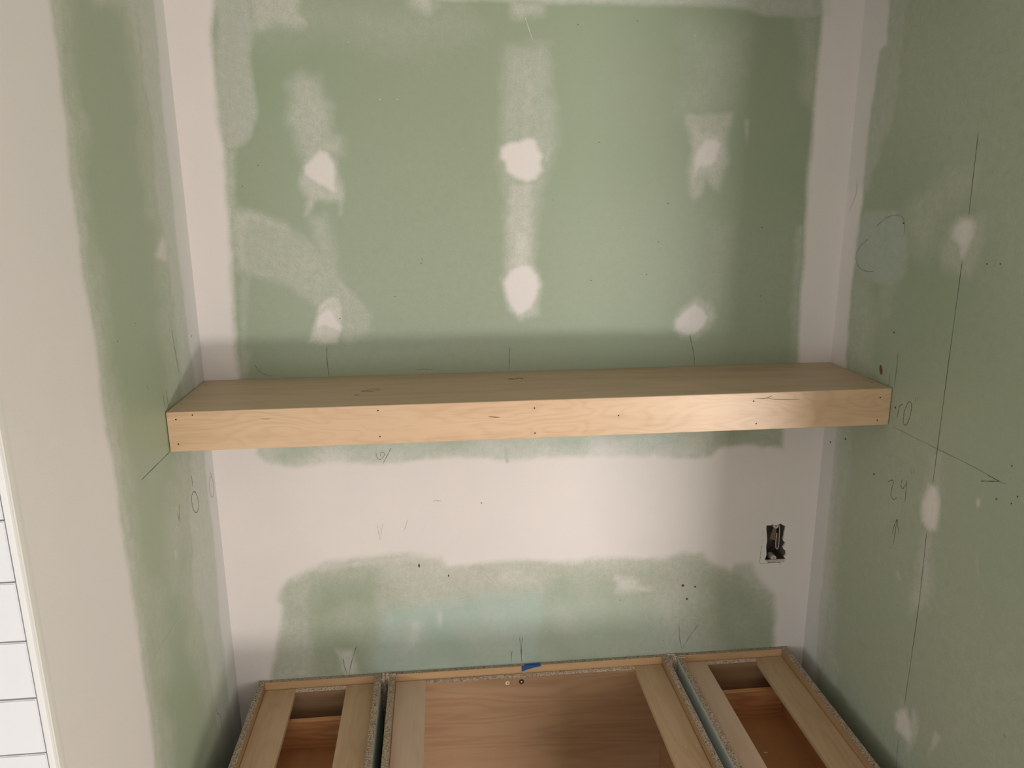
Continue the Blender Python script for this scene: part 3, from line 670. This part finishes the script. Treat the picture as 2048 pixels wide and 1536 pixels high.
cr = cabinet('base_cabinet', 'narrow right base cabinet without worktop, nearest the right green wall', 1.062, 1.349, 0.060, 0.071, 3, M['rail_b'], M['rail_a'])
drawer(cl, 0.052+ST+0.013, 0.3385-ST-0.013, -0.080, 0.828, 0.088)
drawer(cr, 1.062+ST+0.013, 1.349-ST-0.013, -0.078, 0.822, 0.088)
# screw and plug in the middle back panel, a dark screw head in the left one
def on_back(q): return unp(q, 1, -0.028)
c = on_back((1043,1363)); o = disc('screw', (c[0], -0.0275, c[2]), (0, -1, 0), 0.0062, 0.0015, M['screw'], cm, 18, label='dark screw head')
disc('screw_recess', (c[0], -0.029, c[2]), (0, -1, 0), 0.0022, 0.0003, M['anchor'], o, 8)
c = on_back((1015,1366)); o = disc('filler_plug', (c[0], -0.0275, c[2]), (0, -1, 0), 0.0052, 0.001, M['anchor'], cm, 14, label='pale filler plug'); disc('plug_hole', (c[0]+.001, -0.0285, c[2]), (0, -1, 0), 0.0016, 0.0004, M['hole'], o, 8)
c = on_back((698,1386)); disc('screw', (c[0], -0.0275, c[2]), (0, -1, 0), 0.0058, 0.0015, M['screw'], cl, 14)
# wedges of scrap packed between the carcasses at the wall
for (xa, xb), q in (((0.3388, 0.3572), 1), ((1.0403, 1.0617), 2)):
    s = thing('packing_shim', 'torn wooden shim jammed at the wall between the %s cabinets' % ('left and middle' if q == 1 else 'middle and right'), 'shim', ((xa+xb)/2, -0.012, ZC-0.09))
    V = []; n = 9
    for i in range(n):
        t = i/(n-1); x = xa+(xb-xa)*t; zt = ZC-0.002+random.uniform(-.004, .0035)
        yf = -0.024+random.uniform(-.003, .004)
        V += [(x, -0.002, ZC-0.09), (x, yf, ZC-0.09), (x, yf, zt-0.003), (x, -0.002, zt)]
    Fc = [(0, 1, 2, 3), tuple(4*(n-1)+k for k in (3, 2, 1, 0))]
    for i in range(n-1):
        for k in range(4): Fc.append((4*i+k, 4*i+(k+1) % 4, 4*i+4+(k+1) % 4, 4*i+4+k))
    pydata('shim_body', V, Fc, M['chip_pale'], s)
    for k in range(7):
        a = np.array([random.uniform(xa-.004, xb+.010), random.uniform(-.022, -.004), ZC+0.0006]); an = random.uniform(-.5, .5); L = random.uniform(.006, .016)
        d = np.array([math.cos(an), math.sin(an)*.4, 0])*L; s2 = np.array([0, .0011, 0])
        pydata('splinter', [a-s2, a+d-s2, a+d+s2*.5, a+s2, a+(0, 0, .0014)+d*.4], [(0, 1, 2, 3), (0, 1, 4), (1, 2, 4), (2, 3, 4), (3, 0, 4)], M['chip_pale'], s)
# blue tape folded over the rear rail
tp = [(1042.5,1327.5),(1057,1328),(1082,1323),(1082,1327.5),(1064,1334),(1050,1338),(1043.5,1341)]
t = thing('masking_tape', 'torn scrap of blue tape stuck on the rear rail of the middle cabinet', 'tape', tuple(unp((1060,1333), 1, -0.0135)))
V = [np.array([unp((q[0], 1330), 1, -0.0118)[0], -0.0117, ZC+q[1]]) for q in ((1043, .0002), (1062, .0003), (1082, .0002), (1082, -.0035), (1066, -.007), (1052, -.0115), (1043.5, -.0155))]
n = len(V); V += [v+np.array([0, -0.0005, 0]) for v in V]
pydata('tape_strip', V, [tuple(range(n)), tuple(range(n, 2*n))]+[(k, (k+1) % n, n+(k+1) % n, n+k) for k in range(n)], M['tape'], t)
a = unp((1060,1328), 1, -0.0134); pydata('tape_fold', [(a[0]-.014, -.0122, ZC+.0002), (a[0]+.026, -.0122, ZC+.0002), (a[0]+.026, -.0045, ZC+.0003), (a[0]-.012, -.0055, ZC+.0003), (a[0]-.014, -.0122, ZC+.0007), (a[0]+.026, -.0122, ZC+.0007), (a[0]+.026, -.0045, ZC+.0006), (a[0]-.012, -.0055, ZC+.0006)], [(0, 1, 2, 3), (4, 5, 6, 7), (0, 1, 5, 4), (1, 2, 6, 5), (2, 3, 7, 6), (3, 0, 4, 7)], M['tape'], t)
a = unp((1060.5,1328), 1, -0.0134); pydata('pen_tick', [(a[0]-.0007, -.0126, ZC-.006), (a[0]+.0007, -.0126, ZC-.006), (a[0]+.0004, -.0126, ZC), (a[0]-.0014, -.0126, ZC)], [(0, 1, 2, 3)], M['pencil'], t)
# ragged chips along the torn edges, one lot per cabinet
def crumbs(c, x0, x1, nn, ylo, yhi, z, size, name='torn_fibres', mat='chip_pale'):
    V = []; Fc = []
    for k in range(nn):
        x = random.uniform(x0, x1); y = random.uniform(ylo, yhi); s = size*random.uniform(.5, 1.3); an = random.uniform(0, 3.14)
        ax = np.array([math.cos(an), math.sin(an), 0])*s; bx = np.array([-math.sin(an), math.cos(an), 0])*s*.35
        p = np.array([x, y, z]); b0 = len(V)
        V += [p-ax-bx, p+ax-bx, p+ax+bx, p-ax+bx, p+np.array([0, 0, s*.5])]
        Fc += [(b0, b0+1, b0+2, b0+3)]+[(b0+i, b0+(i+1) % 4, b0+4) for i in range(4)]
    return pydata(name, V, Fc, M[mat], c, kind='stuff')
zt = ZC-REC
for c, a, b_ in ((cl, 0.139, 0.255), (cm, 0.444, 0.953), (cr, 1.138, 1.262)):
    crumbs(c, a, b_, int((b_-a)*800), -0.027, -0.014, zt+0.0003, 0.0022)
crumbs(cl, 0.054, 0.065, 130, -0.58, -0.01, ZC+.0001, 0.0011, 'edge_fibres', 'chip'); crumbs(cl, 0.326, 0.337, 130, -0.58, -0.01, ZC+.0001, 0.0011, 'edge_fibres', 'chip')
crumbs(cm, 0.360, 0.371, 130, -0.58, -0.01, ZC+.0001, 0.0011, 'edge_fibres', 'chip'); crumbs(cm, 1.027, 1.039, 160, -0.58, -0.01, ZC+.0001, 0.0013, 'edge_fibres', 'chip_pale')
crumbs(cr, 1.063, 1.075, 130, -0.58, -0.01, ZC+.0001, 0.0011, 'edge_fibres', 'chip'); crumbs(cr, 1.336, 1.348, 160, -0.58, -0.01, ZC+.0001, 0.0013, 'edge_fibres', 'chip_pale')
# sawdust flecks on the strips
pts = [((1296,1371),0), ((1352,1512),0), ((1372,1494),0), ((1394,1491),0), ((1391,1376),0), ((1418,1350),0)]
V = []; Fc = []
for q, _ in pts:
    p = unp(q, 2, zt+0.001); b0 = len(V); s = 0.0013
    V += [p+(-s, -s, 0), p+(s, -s*.6, 0), p+(s*.8, s, 0), p+(-s, s*.7, 0), p+(0, 0, s)]; Fc += [(b0, b0+1, b0+2, b0+3)]+[(b0+i, b0+(i+1) % 4, b0+4) for i in range(4)]
o = pydata('sawdust', V, Fc, M['dust'], None, kind='stuff'); o['label'] = 'pale sawdust flecks scattered on the birch strips of the cabinets'; o['category'] = 'sawdust'
# one chip of wood lying in the right drawer
zb = 0.822-0.088+0.014; p = unp((1531,1505), 2, zb)
ch = pydata('wood_chip', [p+(-.004, -.0015, .0001), p+(.004, -.0025, .0001), p+(.0045, .0005, .0001), p+(-.0035, .002, .0001), p+(-.002, 0, .002), p+(.003, -.001, .002)], [(0, 1, 2, 3), (0, 1, 5, 4), (1, 2, 5), (2, 3, 4, 5), (3, 0, 4)], M['dust'])
ch['label'] = 'tiny pale wood chip lying on the bottom of the right drawer'; ch['category'] = 'wood chip'

# ---------------------------------------------------------------- electrical box behind the cut-out
def oy(x, y, d): return unp(ob(x, y), 1, d)
x0 = min(hx)-0.003; x1 = max(hx)+0.003; z0 = min(hz)-0.004; z1 = max(hz)+0.003; y0 = 0.0048; y1 = 0.070
eb = thing('electrical_box', 'grey plastic outlet box recessed in the ragged cut-out of the back wall', 'electrical box', ((x0+x1)/2, y0, z0))
tk = 0.002
def shell():
    V = []; Fc = []
    O = [(x0, z0), (x1, z0), (x1, z1), (x0, z1)]; I = [(x0+tk, z0+tk), (x1-tk, z0+tk), (x1-tk, z1-tk), (x0+tk, z1-tk)]
    for (x, z) in O: V.append((x, y0, z))
    for (x, z) in I: V.append((x, y0, z))
    for (x, z) in I: V.append((x, y1-tk, z))
    for (x, z) in O: V.append((x, y1, z))
    for k in range(4):
        j = (k+1) % 4; Fc += [(k, j, 4+j, 4+k), (4+k, 4+j, 8+j, 8+k), (k, j, 12+j, 12+k)]
    Fc += [(8, 9, 10, 11), (12, 13, 14, 15)]
    return V, Fc
V, Fc = shell(); pydata('box_body', V, Fc, M['boxplastic'], eb)
for (x, y) in ((852, 380), (795, 1135)):
    p = oy(x, y, 0.005); o = disc('screw_tab', (p[0], 0.026, p[2]), (0, -1, 0), 0.0066, 0.021, M['tab'], eb, 18, label='pale plastic screw tab')
    disc('tab_hole', (p[0], 0.005, p[2]), (0, -1, 0), 0.0014, 0.0003, M['hole'], o, 8)
    s = 1 if y < 700 else -1
    box('tab_block', p[0]-0.0066, p[0]+0.0066, 0.0055, 0.026, min(p[2], p[2]+s*.008), max(p[2], p[2]+s*.008), M['tab'], eb, 0.0004)
q0 = oy(590, 1178, 0.003); q1 = oy(1062, 1250, 0.003)
box('box_lip', q0[0], q1[0], 0.0012, 0.0046, q1[2], q0[2], M['tab'], eb, 0.0006)
def kb(x, y): return tuple(oy(x, y, 0.022))
tube('cable_loop', [kb(932,350), kb(934,500), kb(925,650), kb(918,800), kb(905,880), kb(885,918), kb(862,918), kb(846,880), kb(843,800), kb(850,700), kb(862,600), kb(872,540)], 0.00125, M['wire_white'], eb, 8, label='cream looped wire')
tube('copper_wire', [tuple(oy(885,560,0.026)), tuple(oy(880,700,0.026)), tuple(oy(872,860,0.026)), tuple(oy(870,900,0.026))], 0.0011, plain('copper', (0.36,0.14,0.08), 0.35, 0.5, 0.05, 40, 0.6), eb)
P4 = [oy(*q, 0.03) for q in ((780,430),(868,440),(822,712),(700,690))]; P4b = [p+np.array([0, 0.002, 0]) for p in P4]
pydata('paper_sheath', P4+P4b, [(0, 1, 2, 3), (7, 6, 5, 4), (0, 1, 5, 4), (1, 2, 6, 5), (2, 3, 7, 6), (3, 0, 4, 7)], M['kraft'], eb, label='brown paper cable sheath')
tube('black_wire', [tuple(oy(*q, .03)) for q in ((700,920),(740,930),(790,915),(820,880),(800,780),(810,720))], 0.0022, plain('black_wire_sheath', (0.02,0.02,0.02), 0.4, 0.4), eb)
# torn paper outline left of the cut-out
def ol(pts, wd, mat='ding'):
    P = [ob(*q) for q in pts]; pencil('b', P, wd, mat, 'torn_paper_edge')
ol([(545,490),(535,560),(528,620)], .0009, 'pencil_onmud'); ol([(522,690),(520,790)], .0012, 'ding'); ol([(515,830),(492,990),(478,1120),(465,1225),(500,1265),(560,1268),(630,1262)], .0010, 'ding')
ol([(640,1252),(780,1240),(920,1240),(975,1275)], .0014, 'ding')
